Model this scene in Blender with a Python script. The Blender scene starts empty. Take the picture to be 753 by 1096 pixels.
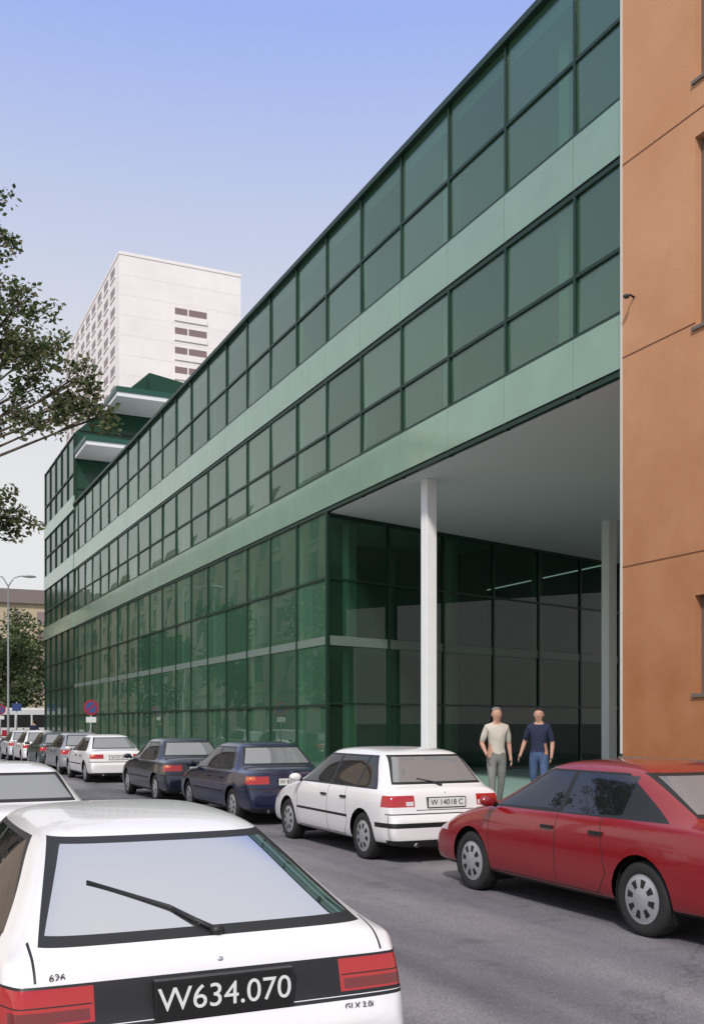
import bpy, bmesh, math, random
from mathutils import Vector, Matrix
from mathutils.bvhtree import BVHTree
random.seed(7)
scene = bpy.context.scene
col = scene.collection

# ------------------------------------------------------------------ materials
MATS = {}
def pm(name, color, rough=0.6, metal=0.0, var=0.0, vscale=3.0, bump=0.0, bscale=40.0, coat=0.0, spec=0.5, color2=None, detail=6.0, stretch=None):
    if name in MATS: return MATS[name]
    m = bpy.data.materials.new(name); m.use_nodes = True
    nt = m.node_tree; b = nt.nodes["Principled BSDF"]
    b.inputs["Base Color"].default_value = (*color, 1)
    b.inputs["Roughness"].default_value = rough
    b.inputs["Metallic"].default_value = metal
    b.inputs["Specular IOR Level"].default_value = spec
    b.inputs["Coat Weight"].default_value = coat
    b.inputs["Coat Roughness"].default_value = 0.04
    tc = None
    if var > 0 or bump > 0:
        tc = nt.nodes.new("ShaderNodeTexCoord")
        src = tc.outputs["Object"]
        if stretch:
            mp = nt.nodes.new("ShaderNodeMapping"); mp.inputs["Scale"].default_value = stretch
            nt.links.new(src, mp.inputs[0]); src = mp.outputs[0]
    if var > 0:
        n = nt.nodes.new("ShaderNodeTexNoise"); n.inputs["Scale"].default_value = vscale; n.inputs["Detail"].default_value = detail
        n.inputs["Roughness"].default_value = 0.62
        nt.links.new(src, n.inputs["Vector"])
        r = nt.nodes.new("ShaderNodeValToRGB")
        c2 = color2 if color2 else tuple(c * (1 - var) for c in color)
        c1 = color if color2 else tuple(min(1, c * (1 + var * 0.6)) for c in color)
        r.color_ramp.elements[0].position = 0.32; r.color_ramp.elements[1].position = 0.68
        r.color_ramp.elements[0].color = (*c2, 1); r.color_ramp.elements[1].color = (*c1, 1)
        nt.links.new(n.outputs["Fac"], r.inputs[0]); nt.links.new(r.outputs[0], b.inputs["Base Color"])
    if bump > 0:
        n2 = nt.nodes.new("ShaderNodeTexNoise"); n2.inputs["Scale"].default_value = bscale; n2.inputs["Detail"].default_value = 5
        nt.links.new(tc.outputs["Object"], n2.inputs["Vector"])
        bp = nt.nodes.new("ShaderNodeBump"); bp.inputs["Strength"].default_value = bump; bp.inputs["Distance"].default_value = 0.02
        nt.links.new(n2.outputs["Fac"], bp.inputs["Height"]); nt.links.new(bp.outputs[0], b.inputs["Normal"])
    MATS[name] = m
    return m

def glass_mat(name, tint, dcol, dfac, gmin, rough=0.0, glossy_col=(1, 1, 1), gmax=0.75):
    """pane: tinted transparency + body colour + reflection growing at grazing angles"""
    m = bpy.data.materials.new(name); m.use_nodes = True
    nt = m.node_tree; nt.nodes.clear()
    out = nt.nodes.new("ShaderNodeOutputMaterial")
    tr = nt.nodes.new("ShaderNodeBsdfTransparent"); tr.inputs[0].default_value = (*tint, 1)
    df = nt.nodes.new("ShaderNodeBsdfDiffuse"); df.inputs[0].default_value = (*dcol, 1)
    gl = nt.nodes.new("ShaderNodeBsdfGlossy"); gl.inputs["Roughness"].default_value = rough; gl.inputs[0].default_value = (*glossy_col, 1)
    m1 = nt.nodes.new("ShaderNodeMixShader"); m1.inputs[0].default_value = dfac
    m2 = nt.nodes.new("ShaderNodeMixShader")
    lw = nt.nodes.new("ShaderNodeLayerWeight"); lw.inputs[0].default_value = 0.25
    mr = nt.nodes.new("ShaderNodeMapRange"); mr.inputs["To Min"].default_value = gmin; mr.inputs["To Max"].default_value = gmax
    nt.links.new(lw.outputs["Fresnel"], mr.inputs["Value"])
    nt.links.new(mr.outputs[0], m2.inputs[0])
    nt.links.new(tr.outputs[0], m1.inputs[1]); nt.links.new(df.outputs[0], m1.inputs[2])
    nt.links.new(m1.outputs[0], m2.inputs[1]); nt.links.new(gl.outputs[0], m2.inputs[2])
    nt.links.new(m2.outputs[0], out.inputs[0])
    return m

# ------------------------------------------------------------------ mesh helpers
def obj_from_bm(bm, name, mats, parent=None, smooth=False):
    me = bpy.data.meshes.new(name); bm.to_mesh(me); bm.free()
    for m in mats: me.materials.append(m)
    if smooth:
        for p in me.polygons: p.use_smooth = True
    o = bpy.data.objects.new(name, me); col.objects.link(o)
    if parent: o.parent = parent
    return o

def empty(name, loc=(0, 0, 0), rot=0):
    e = bpy.data.objects.new(name, None); e.empty_display_size = 0.3
    col.objects.link(e); e.location = loc; e.rotation_euler = (0, 0, rot)
    return e

def add_box(bm, x0, x1, y0, y1, z0, z1, mi=0, M=None):
    vs = [bm.verts.new(Vector(p) if M is None else M @ Vector(p)) for p in
          [(x0, y0, z0), (x1, y0, z0), (x1, y1, z0), (x0, y1, z0), (x0, y0, z1), (x1, y0, z1), (x1, y1, z1), (x0, y1, z1)]]
    for f in [(0, 3, 2, 1), (4, 5, 6, 7), (0, 1, 5, 4), (1, 2, 6, 5), (2, 3, 7, 6), (3, 0, 4, 7)]:
        fc = bm.faces.new([vs[i] for i in f]); fc.material_index = mi
    return vs

def boxes(name, lst, mats, parent=None, bevel=0.0):
    bm = bmesh.new()
    for b in lst:
        add_box(bm, *b[:6], mi=(b[6] if len(b) > 6 else 0))
    o = obj_from_bm(bm, name, mats, parent)
    if bevel:
        md = o.modifiers.new("bevel", 'BEVEL'); md.width = bevel; md.segments = 2
    return o

def prism(bm, pts, z0, z1, mi=0):
    lo = [bm.verts.new((p[0], p[1], z0)) for p in pts]; hi = [bm.verts.new((p[0], p[1], z1)) for p in pts]
    n = len(pts)
    f = bm.faces.new(hi); f.material_index = mi
    f = bm.faces.new(lo[::-1]); f.material_index = mi
    for i in range(n):
        f = bm.faces.new([lo[i], lo[(i + 1) % n], hi[(i + 1) % n], hi[i]]); f.material_index = mi

def tube(bm, pts, radii, seg=8, mi=0, cap=True):
    rings = []
    n = len(pts); pts = [Vector(p) for p in pts]
    for i, p in enumerate(pts):
        d = (pts[min(i + 1, n - 1)] - pts[max(i - 1, 0)]).normalized()
        up = Vector((0, 0, 1)) if abs(d.z) < 0.9 else Vector((1, 0, 0))
        a = d.cross(up).normalized(); b = d.cross(a).normalized()
        rings.append([bm.verts.new(p + (a * math.cos(t) + b * math.sin(t)) * radii[i]) for t in [2 * math.pi * k / seg for k in range(seg)]])
    for i in range(n - 1):
        for k in range(seg):
            f = bm.faces.new([rings[i][k], rings[i][(k + 1) % seg], rings[i + 1][(k + 1) % seg], rings[i + 1][k]]); f.material_index = mi; f.smooth = True
    if cap:
        f = bm.faces.new(rings[0][::-1]); f.material_index = mi
        f = bm.faces.new(rings[-1]); f.material_index = mi

def lathe(bm, prof, seg, center, axis_sign=1, mats=None, start=0):
    """profile (r, y) revolved about the local Y axis"""
    rings = []
    for (r, y) in prof:
        rings.append([bm.verts.new((center[0] + r * math.cos(2 * math.pi * k / seg), center[1] + y * axis_sign, center[2] + r * math.sin(2 * math.pi * k / seg))) for k in range(seg)])
    for i in range(len(prof) - 1):
        for k in range(seg):
            f = bm.faces.new([rings[i][k], rings[i][(k + 1) % seg], rings[i + 1][(k + 1) % seg], rings[i + 1][k]])
            mi = mats[i] if mats else 0
            if callable(mi): mi = mi(k)
            f.material_index = mi; f.smooth = True
    return rings

def ellipsoid(bm, c, r, mi=0, seg=12, rings=8):
    ret = bmesh.ops.create_uvsphere(bm, u_segments=seg, v_segments=rings, radius=1.0)
    for v in ret['verts']:
        v.co = Vector((c[0] + v.co.x * r[0], c[1] + v.co.y * r[1], c[2] + v.co.z * r[2]))
    fs = set()
    for v in ret['verts']:
        for f in v.link_faces: fs.add(f)
    for f in fs: f.material_index = mi; f.smooth = True

def evaluated_bm(o):
    dg = bpy.context.evaluated_depsgraph_get(); dg.update()
    ev = o.evaluated_get(dg); me = bpy.data.meshes.new_from_object(ev)
    bm = bmesh.new(); bm.from_mesh(me); bpy.data.meshes.remove(me)
    return bm

# ------------------------------------------------------------------ world / light / camera
w = bpy.data.worlds.new("World"); scene.world = w; w.use_nodes = True
nt = w.node_tree
sky = nt.nodes.new("ShaderNodeTexSky"); sky.sky_type = 'NISHITA'; sky.sun_disc = False
SUN = Vector((-0.50, -0.66, 0.80)).normalized()
sky.sun_elevation = math.asin(SUN.z); sky.sun_rotation = math.atan2(SUN.x, SUN.y)
sky.air_density = 1.0; sky.dust_density = 2.0; sky.ozone_density = 1.5
bg = nt.nodes["Background"]; bg.inputs[1].default_value = 0.12
# summer haze veils the blue toward the horizon; unseen zenith paled to whiten ambient light
tcw = nt.nodes.new("ShaderNodeTexCoord"); sxw = nt.nodes.new("ShaderNodeSeparateXYZ")
nt.links.new(tcw.outputs["Generated"], sxw.inputs[0])
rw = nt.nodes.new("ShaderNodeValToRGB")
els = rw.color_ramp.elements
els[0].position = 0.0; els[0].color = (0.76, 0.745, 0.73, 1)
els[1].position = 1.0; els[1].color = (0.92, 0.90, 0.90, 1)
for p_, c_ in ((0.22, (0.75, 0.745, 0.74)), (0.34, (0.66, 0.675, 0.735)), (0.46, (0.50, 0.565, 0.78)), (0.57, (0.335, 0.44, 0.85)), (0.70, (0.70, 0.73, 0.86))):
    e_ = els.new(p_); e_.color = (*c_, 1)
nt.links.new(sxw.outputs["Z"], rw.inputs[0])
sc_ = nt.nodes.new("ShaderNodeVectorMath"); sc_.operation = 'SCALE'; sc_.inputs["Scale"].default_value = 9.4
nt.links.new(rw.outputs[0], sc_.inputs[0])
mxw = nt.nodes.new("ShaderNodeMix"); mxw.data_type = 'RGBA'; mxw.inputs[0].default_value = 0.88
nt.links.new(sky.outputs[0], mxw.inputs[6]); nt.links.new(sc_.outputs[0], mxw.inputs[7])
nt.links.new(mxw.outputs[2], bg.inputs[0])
ld = bpy.data.lights.new("sun", 'SUN'); ld.energy = 2.8; ld.angle = math.radians(6); ld.color = (1, 0.95, 0.88)
lo = bpy.data.objects.new("sun", ld); col.objects.link(lo)
lo.rotation_euler = SUN.to_track_quat('Z', 'Y').to_euler()
lo.location = (0, 0, 40)
cam = bpy.data.cameras.new("camera"); co = bpy.data.objects.new("camera", cam); col.objects.link(co)
TH = math.atan2(515, 1100)
co.location = (0, 0, 1.73); co.rotation_euler = (math.radians(90), 0, -TH)
cam.sensor_fit = 'HORIZONTAL'; cam.sensor_width = 36; cam.lens = 36 * 1100 / 753; cam.shift_y = 226 / 753
cam.clip_end = 4000; cam.clip_start = 0.1
scene.camera = co
scene.view_settings.view_transform = 'Standard'; scene.view_settings.look = 'None'; scene.view_settings.exposure = 0

# ------------------------------------------------------------------ ground
def asphalt():
    m = bpy.data.materials.new("asphalt"); m.use_nodes = True
    nt = m.node_tree; b = nt.nodes["Principled BSDF"]; L = nt.links
    tc = nt.nodes.new("ShaderNodeTexCoord")
    def mul(a, b_):
        mx = nt.nodes.new("ShaderNodeMix"); mx.data_type = 'RGBA'; mx.blend_type = 'MULTIPLY'; mx.inputs[0].default_value = 1
        L.new(a, mx.inputs[6]); L.new(b_, mx.inputs[7]); return mx.outputs[2]
    def ramp(src, p0, c0, p1, c1):
        r = nt.nodes.new("ShaderNodeValToRGB"); r.color_ramp.elements[0].position = p0; r.color_ramp.elements[1].position = p1
        r.color_ramp.elements[0].color = (*c0, 1); r.color_ramp.elements[1].color = (*c1, 1); L.new(src, r.inputs[0]); return r.outputs[0]
    def noise(s, d, vec=None):
        n = nt.nodes.new("ShaderNodeTexNoise"); n.inputs["Scale"].default_value = s; n.inputs["Detail"].default_value = d; n.inputs["Roughness"].default_value = .63
        L.new(vec if vec else tc.outputs["Object"], n.inputs["Vector"]); return n
    mp = nt.nodes.new("ShaderNodeMapping"); mp.inputs["Scale"].default_value = (1.4, 0.45, 1); L.new(tc.outputs["Object"], mp.inputs[0])
    base = ramp(noise(.55, 7, mp.outputs[0]).outputs["Fac"], .33, (0.135, 0.128, 0.143), .7, (0.235, 0.225, 0.238))
    fine = noise(70, 4)
    c = mul(base, ramp(fine.outputs["Fac"], .35, (.66, .66, .66), .7, (1.3, 1.3, 1.3)))
    vo = nt.nodes.new("ShaderNodeTexVoronoi"); vo.feature = 'DISTANCE_TO_EDGE'; vo.inputs["Scale"].default_value = 0.28
    nz = noise(1.4, 6); add = nt.nodes.new("ShaderNodeVectorMath"); add.operation = 'ADD'
    L.new(nz.outputs["Color"], add.inputs[0]); L.new(tc.outputs["Object"], add.inputs[1]); L.new(add.outputs[0], vo.inputs["Vector"])
    c = mul(c, ramp(vo.outputs["Distance"], 0.0, (.68, .68, .68), .005, (1, 1, 1)))
    c = mul(c, ramp(noise(1.7, 3).outputs["Fac"], .28, (.7, .7, .7), .42, (1, 1, 1)))
    # long, slightly paler wheel tracks and trench patches
    mp2 = nt.nodes.new("ShaderNodeMapping"); mp2.inputs["Scale"].default_value = (1.1, 0.07, 1); L.new(tc.outputs["Object"], mp2.inputs[0])
    c = mul(c, ramp(noise(1.0, 2, mp2.outputs[0]).outputs["Fac"], .42, (.86, .86, .88), .58, (1.14, 1.13, 1.12)))
    L.new(c, b.inputs["Base Color"])
    b.inputs["Roughness"].default_value = 0.8; b.inputs["Specular IOR Level"].default_value = 0.3
    bp = nt.nodes.new("ShaderNodeBump"); bp.inputs["Strength"].default_value = 0.4; bp.inputs["Distance"].default_value = 0.01
    L.new(fine.outputs["Fac"], bp.inputs["Height"]); L.new(bp.outputs[0], b.inputs["Normal"])
    return m
ASPH = asphalt()
def paving(name, c1, c2, mortar, s=2.2):
    m = bpy.data.materials.new(name); m.use_nodes = True
    nt = m.node_tree; b = nt.nodes["Principled BSDF"]
    tc = nt.nodes.new("ShaderNodeTexCoord"); br = nt.nodes.new("ShaderNodeTexBrick")
    br.inputs["Scale"].default_value = s; br.offset = 0.5; br.inputs["Mortar Size"].default_value = 0.012
    br.inputs["Color1"].default_value = (*c1, 1); br.inputs["Color2"].default_value = (*c2, 1); br.inputs["Mortar"].default_value = (*mortar, 1)
    nt.links.new(tc.outputs["Object"], br.inputs["Vector"]); nt.links.new(br.outputs[0], b.inputs["Base Color"])
    b.inputs["Roughness"].default_value = 0.75
    return m
PAVE = paving("pavement_slabs", (0.26, 0.26, 0.25), (0.21, 0.21, 0.205), (0.1, 0.1, 0.1))
PLAZA = paving("plaza_slabs", (0.24, 0.37, 0.32), (0.22, 0.34, 0.29), (0.15, 0.24, 0.2), 1.2)
KERB = pm("kerb_granite", (0.36, 0.35, 0.33), 0.8, var=0.2, vscale=9)
EARTH = pm("ground_soil", (0.14, 0.145, 0.13), 0.95, var=0.3, vscale=0.4)
boxes("ground", [(-1500, 1500, -1500, 1500, -0.5, 0.0)], [EARTH])
bm = bmesh.new()
for (a, b_, c, d) in [(-0.15, 7.6, -30, 84), (-150, 150, 84, 104), (3, 11, 104, 320)]:
    vs = [bm.verts.new(p) for p in [(a, c, 0.004), (b_, c, 0.004), (b_, d, 0.004), (a, d, 0.004)]]; bm.faces.new(vs)
obj_from_bm(bm, "road", [ASPH])
boxes("pavement", [(7.75, 9.8, -30, 84, 0.0, 0.15, 0), (9.8, 12.6, 31.5, 84, 0, 0.15, 0), (-9, -0.3, -30, 84, 0, 0.15, 0), (6.6, 7.6, 56, 84, 0, 0.15, 0),
                   (9.8, 11.75, -30, 14.0, 0, 0.15, 0)], [PAVE])
boxes("kerb", [(7.6, 7.75, -30, 84, 0, 0.153), (-0.3, -0.15, -30, 84, 0, 0.153)], [KERB])
boxes("plaza_paving", [(9.8, 32, 14.0, 31.5, 0, 0.15)], [PLAZA])
WL = pm("road_paint", (0.6, 0.6, 0.58), 0.7, var=0.4, vscale=12)
bm = bmesh.new()
for k in range(9):
    x0 = 0.2 + k * 0.78
    vs = [bm.verts.new(p) for p in [(x0, 79, 0.008), (x0 + 0.42, 79, 0.008), (x0 + 0.42, 82, 0.008), (x0, 82, 0.008)]]; bm.faces.new(vs)
obj_from_bm(bm, "road_marking", [WL])
MET = pm("cast_iron", (0.06, 0.06, 0.06), 0.6, metal=0.4, var=0.3, vscale=20)

# ------------------------------------------------------------------ glass office building
GL3 = [glass_mat("green_glass_a", (0.44, 0.76, 0.54), (0.115, 0.27, 0.165), 0.42, 0.07, gmax=0.95),
       glass_mat("green_glass_b", (0.40, 0.72, 0.50), (0.10, 0.25, 0.15), 0.38, 0.06, gmax=0.95),
       glass_mat("green_glass_c", (0.46, 0.76, 0.55), (0.13, 0.285, 0.18), 0.48, 0.08, gmax=0.95)]
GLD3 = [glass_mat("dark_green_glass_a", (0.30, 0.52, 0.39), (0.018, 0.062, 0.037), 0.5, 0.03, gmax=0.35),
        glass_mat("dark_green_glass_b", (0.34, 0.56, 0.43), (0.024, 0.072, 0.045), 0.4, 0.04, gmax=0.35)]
FRAME = pm("green_frame", (0.006, 0.032, 0.018), 0.45, spec=0.4)
SPAN = pm("spandrel_glass", (0.235, 0.37, 0.28), 0.08, spec=0.9, var=0.10, vscale=0.5)
SOFF = pm("soffit_plaster", (0.84, 0.79, 0.80), 0.9)
CONC = pm("white_concrete", (0.90, 0.89, 0.88), 0.6, var=0.03, vscale=2)
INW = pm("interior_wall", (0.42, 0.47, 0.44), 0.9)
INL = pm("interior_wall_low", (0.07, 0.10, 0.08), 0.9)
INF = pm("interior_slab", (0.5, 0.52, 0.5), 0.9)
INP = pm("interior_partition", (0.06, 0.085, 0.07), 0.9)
BAND = pm("floor_band", (0.16, 0.21, 0.18), 0.5)
off = empty("glass_office_building")
XF = 12.0
Y0, YC, YE = 14.25, 27.3, 68.0
PITCH = 2.32
ZR = 15.95
ys_all = [YC + PITCH * k for k in range(-5, 18)]
m_boxes = []
for y in ys_all:
    z0 = 7.83 if y < YC - 0.1 else 0.15
    m_boxes.append((XF - 0.05, XF + 0.06, y - 0.035, y + 0.035, z0, ZR - .08))
for z in (10.1, 14.16):
    m_boxes.append((XF - 0.045, XF + 0.055, Y0, YE, z - 0.035, z + 0.035))
for z in (2.25, 5.95, 0.22):
    m_boxes.append((XF - 0.045, XF + 0.055, YC, YE, z - 0.035, z + 0.035))
for z in (7.90, 11.66, 8.95, 12.73):
    m_boxes.append((XF - 0.048, XF + 0.058, Y0, YE, z - 0.05, z + 0.05))
m_boxes.append((XF - 0.14, XF + 0.3, Y0 - 0.05, YE, ZR - .11, ZR + .03))
boxes("mullions", m_boxes, [FRAME], off)
bm = bmesh.new()
def pane(bm, y0, y1, z0, z1):
    t = random.uniform(-0.010, 0.010); s = random.uniform(-0.010, 0.010)
    vs = [bm.verts.new((XF + t, y0, z0)), bm.verts.new((XF - t + s, y1, z0)), bm.verts.new((XF - t - s, y1, z1)), bm.verts.new((XF + t, y0, z1))]
    f = bm.faces.new(vs[::-1]); f.material_index = random.choice((0, 0, 1, 2))
ypan = [Y0] + ys_all + [YE]
ypan = sorted(set([y for y in ypan if Y0 <= y <= YE]))
for i in range(len(ypan) - 1):
    a, b_ = ypan[i], ypan[i + 1]
    for (z0, z1) in [(8.95, 10.1), (10.1, 11.62), (12.73, 14.16), (14.16, ZR - .05)]:
        pane(bm, a, b_, z0, z1)
    if a >= YC - 0.01:
        for (z0, z1) in [(0.15, 2.25), (2.25, 4.02), (4.26, 5.95), (5.95, 7.85)]:
            pane(bm, a, b_, z0, z1)
obj_from_bm(bm, "facade_glass", GL3, off)
sp = []
for i in range(len(ypan) - 1):
    a, b_ = ypan[i] + 0.008, ypan[i + 1] - 0.008
    sp.append((XF - 0.075, XF - 0.052, a, b_, 7.97, 8.92)); sp.append((XF - 0.075, XF - 0.052, a, b_, 11.73, 12.70))
boxes("spandrel_panels", sp, [SPAN], off)
boxes("spandrel_backing", [(XF + 0.07, XF + 0.09, Y0, YE, 8.0, 8.9), (XF + 0.07, XF + 0.09, Y0, YE, 11.75, 12.65)], [FRAME], off)
boxes("floor_band", [(XF - 0.02, XF + 0.12, YC, YE, 4.02, 4.26)], [BAND], off)
bm = bmesh.new()
low = [(12.14, 27.5), (26, 31.5), (26, YE), (12.14, YE)]
for z0, z1 in ((0.10, 0.16), (3.98, 4.28), ):
    prism(bm, low, z0, z1)
for z0, z1 in ((8.25, 8.6), (11.95, 12.4), (15.5, 15.8)):
    prism(bm, [(12.14, Y0 + .05), (26, Y0 + .05), (26, YE), (12.14, YE)], z0, z1)
obj_from_bm(bm, "floor_slabs", [INF], off)
bm = bmesh.new()
prism(bm, [(12.08, Y0), (34, Y0), (34, 34.2), (12.08, 27.32)], 7.84, 8.24)
prism(bm, [(12.14, 27.6), (26, 31.6), (26, YE), (12.14, YE)], 7.95, 8.24)
obj_from_bm(bm, "soffit", [SOFF], off)
boxes("interior_walls", [(18.6, 18.8, Y0 + .1, YE, 8.61, 11.94), (18.6, 18.8, Y0 + .1, YE, 12.41, 15.49),
      (26, 26.2, Y0 + .1, YE, 8.25, 15.75), (12.14, 26, Y0 + .06, Y0 + .2, 8.61, 15.49)], [INW], off)
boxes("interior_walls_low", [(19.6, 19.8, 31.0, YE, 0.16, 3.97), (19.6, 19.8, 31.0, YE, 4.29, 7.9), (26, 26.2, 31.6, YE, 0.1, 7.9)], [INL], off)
ip = []
for k, y in enumerate([17.6, 22.2, 27.6, 31.5, 36.1, 43, 47.7, 54.6, 61.6]):
    x0 = 14.9 if k % 2 else 15.8
    ip.append((x0, 18.55, y, y + .12, 8.61, 11.94)); ip.append((x0 - (.8 if k % 3 else 0), 18.55, y + 1.7, y + 1.82, 12.41, 15.49))
    if y > 30.5:
        ip.append((x0, 19.55, y + .9, y + 1.02, 4.29, 7.9)); ip.append((x0 + .4, 19.55, y, y + .12, .16, 3.97))
for k in range(14):
    y = 31.5 + k * 2.5; ip.append((14.6, 15.5, y, y + 1.5, 0.16, 1.3 + .5 * (k % 2)))
for k in range(12):
    y = 17 + k * 4.1; ip.append((13.6, 14.5, y, y + 1.9, 8.61, 9.65)); ip.append((13.4, 14.3, y + 1, y + 3, 12.41, 13.5))
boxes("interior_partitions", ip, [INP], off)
ic = []
for k in range(12):
    y = 16.8 + 4.64 * k
    for (z0, z1) in ((8.61, 11.94), (12.41, 15.49)):
        ic.append((12.65, 12.97, y, y + .32, z0, z1))
    if y > 30:
        ic.append((12.65, 12.97, y, y + .32, .17, 3.97)); ic.append((12.65, 12.97, y, y + .32, 4.29, 7.94))
boxes("interior_columns", ic, [CONC], off)
# recessed glass wall (runs back at an angle)
ux, uy = 0.9601, 0.2797
M = Matrix(((ux, -uy, 0, 12.0), (uy, ux, 0, 27.3), (0, 0, 1, 0), (0, 0, 0, 1)))
bm = bmesh.new()
for k in range(0, 9):
    t = 2.42 * k
    add_box(bm, t - .04, t + .04, -.05, .06, .15, 7.84, 0, M)
for z in (2.3, 5.95):
    add_box(bm, 0, 20, -.045, .055, z - .03, z + .03, 0, M)
for z in (.2, 7.78):
    add_box(bm, 0, 20, -.047, .057, z - .05, z + .05, 0, M)
obj_from_bm(bm, "recess_mullions", [FRAME], off)
bm = bmesh.new(); add_box(bm, .05, 20, -.02, .1, 4.0, 4.28, 0, M); obj_from_bm(bm, "recess_floor_band", [BAND], off)
bm = bmesh.new()
for k in range(8):
    a, b_ = 2.42 * k + .01, 2.42 * (k + 1) - .01
    for z0, z1 in ((.16, 2.28), (2.32, 3.99), (4.29, 5.93), (5.97, 7.8)):
        t = random.uniform(-.008, .008)
        vs = [bm.verts.new(M @ Vector(p)) for p in ((a, t, z0), (b_, -t, z0), (b_, -t, z1), (a, t, z1))]
        f = bm.faces.new(vs); f.material_index = random.choice((0, 0, 1))
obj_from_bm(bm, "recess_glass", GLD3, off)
INQ = pm("lobby_panel", (.16, .20, .17), .9)
bm = bmesh.new()
for (t, dep, ww, z0, z1, mi) in [(1.2, 2.2, 1.6, .17, 2.1, 0), (3.6, 3, 2.4, .17, 1.4, 2), (6.3, 1.0, .3, .17, 3.97, 1), (7.6, 3.5, 1.8, .17, 2.4, 2), (9.6, 2.5, 1.0, .17, 3.0, 2), (10.9, 1.0, .3, .17, 3.97, 1),
                                (13.5, 4, 3, .17, 1.8, 2), (2.2, 2.5, 2.4, 4.3, 5.9, 2), (6.3, 1.0, .3, 4.3, 7.9, 1), (7.6, 3.2, 1.6, 4.3, 6.4, 2), (10.9, 1.0, .3, 4.3, 7.9, 1), (13, 3.2, 2, 4.3, 5.7, 2), (1.7, 1.0, .3, 4.3, 7.9, 1), (1.7, 1.0, .3, .17, 3.97, 1)]:
    add_box(bm, t, t + ww, dep, dep + .3, z0, z1, mi, M)
obj_from_bm(bm, "lobby_furnishings", [INP, CONC, INQ], off)
boxes("portico_columns", [(12.55, 12.83, 22.4, 22.72, .15, 7.84), (20.0, 20.3, 24.6, 24.95, .15, 7.84)], [CONC], off, bevel=0.012)

# tall end block
tb = empty("glass_end_block")
bm = bmesh.new()
YB0, YB1 = 68.0, 80.4
prof = [(12.0, 0.15), (12.0, 20.6), (16.9, 25.2), (19.6, 24.8), (30, 24.0), (30, 0.15)]
a = [bm.verts.new((p[0], YB0 + .06, p[1])) for p in prof]; b_ = [bm.verts.new((p[0], YB1, p[1])) for p in prof]
bm.faces.new(a[::-1]); bm.faces.new(b_)
for i in range(len(prof)):
    j = (i + 1) % len(prof); bm.faces.new([a[i], a[j], b_[j], b_[i]])
obj_from_bm(bm, "block_glass", [pm("block_solid_glass", (0.010, 0.05, 0.03), 0.12, spec=0.35)], tb)
eb = []
for k in range(6):
    y = YB0 + .1 + k * 2.44; eb.append((11.92, 11.998, y - .04, y + .04, .15, 20.6))
for z in (2.25, 4.15, 5.95, 10.1, 14.16, 18.0, 20.5):
    eb.append((11.925, 11.997, YB0, YB1, z - .05, z + .05))
boxes("block_mullions", eb, [FRAME], tb)
boxes("block_spandrels", [(11.89, 11.995, YB0 + .02, YB1, 7.97, 8.92), (11.89, 11.995, YB0 + .02, YB1, 11.73, 12.7), (11.89, 11.995, YB0 + .02, YB1, 15.6, 16.5)], [SPAN], tb)
bm = bmesh.new()
for z in (17.0, 18.9, 20.8, 22.6):
    x0 = 12.05 if z < 20.6 else 12.0 + (z - 20.6) * 1.065 + .05
    add_box(bm, x0, 19.6, YB0 - .02, YB0 + .055, z - .05, z + .05)
for x in (12.06, 14.4, 16.8, 19.2):
    add_box(bm, x - .05, x + .05, YB0 - .025, YB0 + .05, 15.8, 20.5 if x < 14 else 22.5 if x < 16 else 24.8)
obj_from_bm(bm, "side_mullions", [FRAME], tb)
TERR = pm("terrace_slab", (0.72, 0.73, 0.74), 0.8)
boxes("terrace_slabs", [(12.0, 14.9, 64.2, 67.95, 18.9, 19.15), (13.9, 17.5, 64.2, 67.95, 22.15, 22.42)], [TERR], tb)
boxes("terrace_edges", [(11.94, 14.96, 64.14, 67.94, 19.15, 19.45), (13.84, 17.56, 64.14, 67.94, 22.42, 22.75)], [pm("terrace_green", (0.01, 0.07, 0.045), 0.4)], tb)

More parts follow.
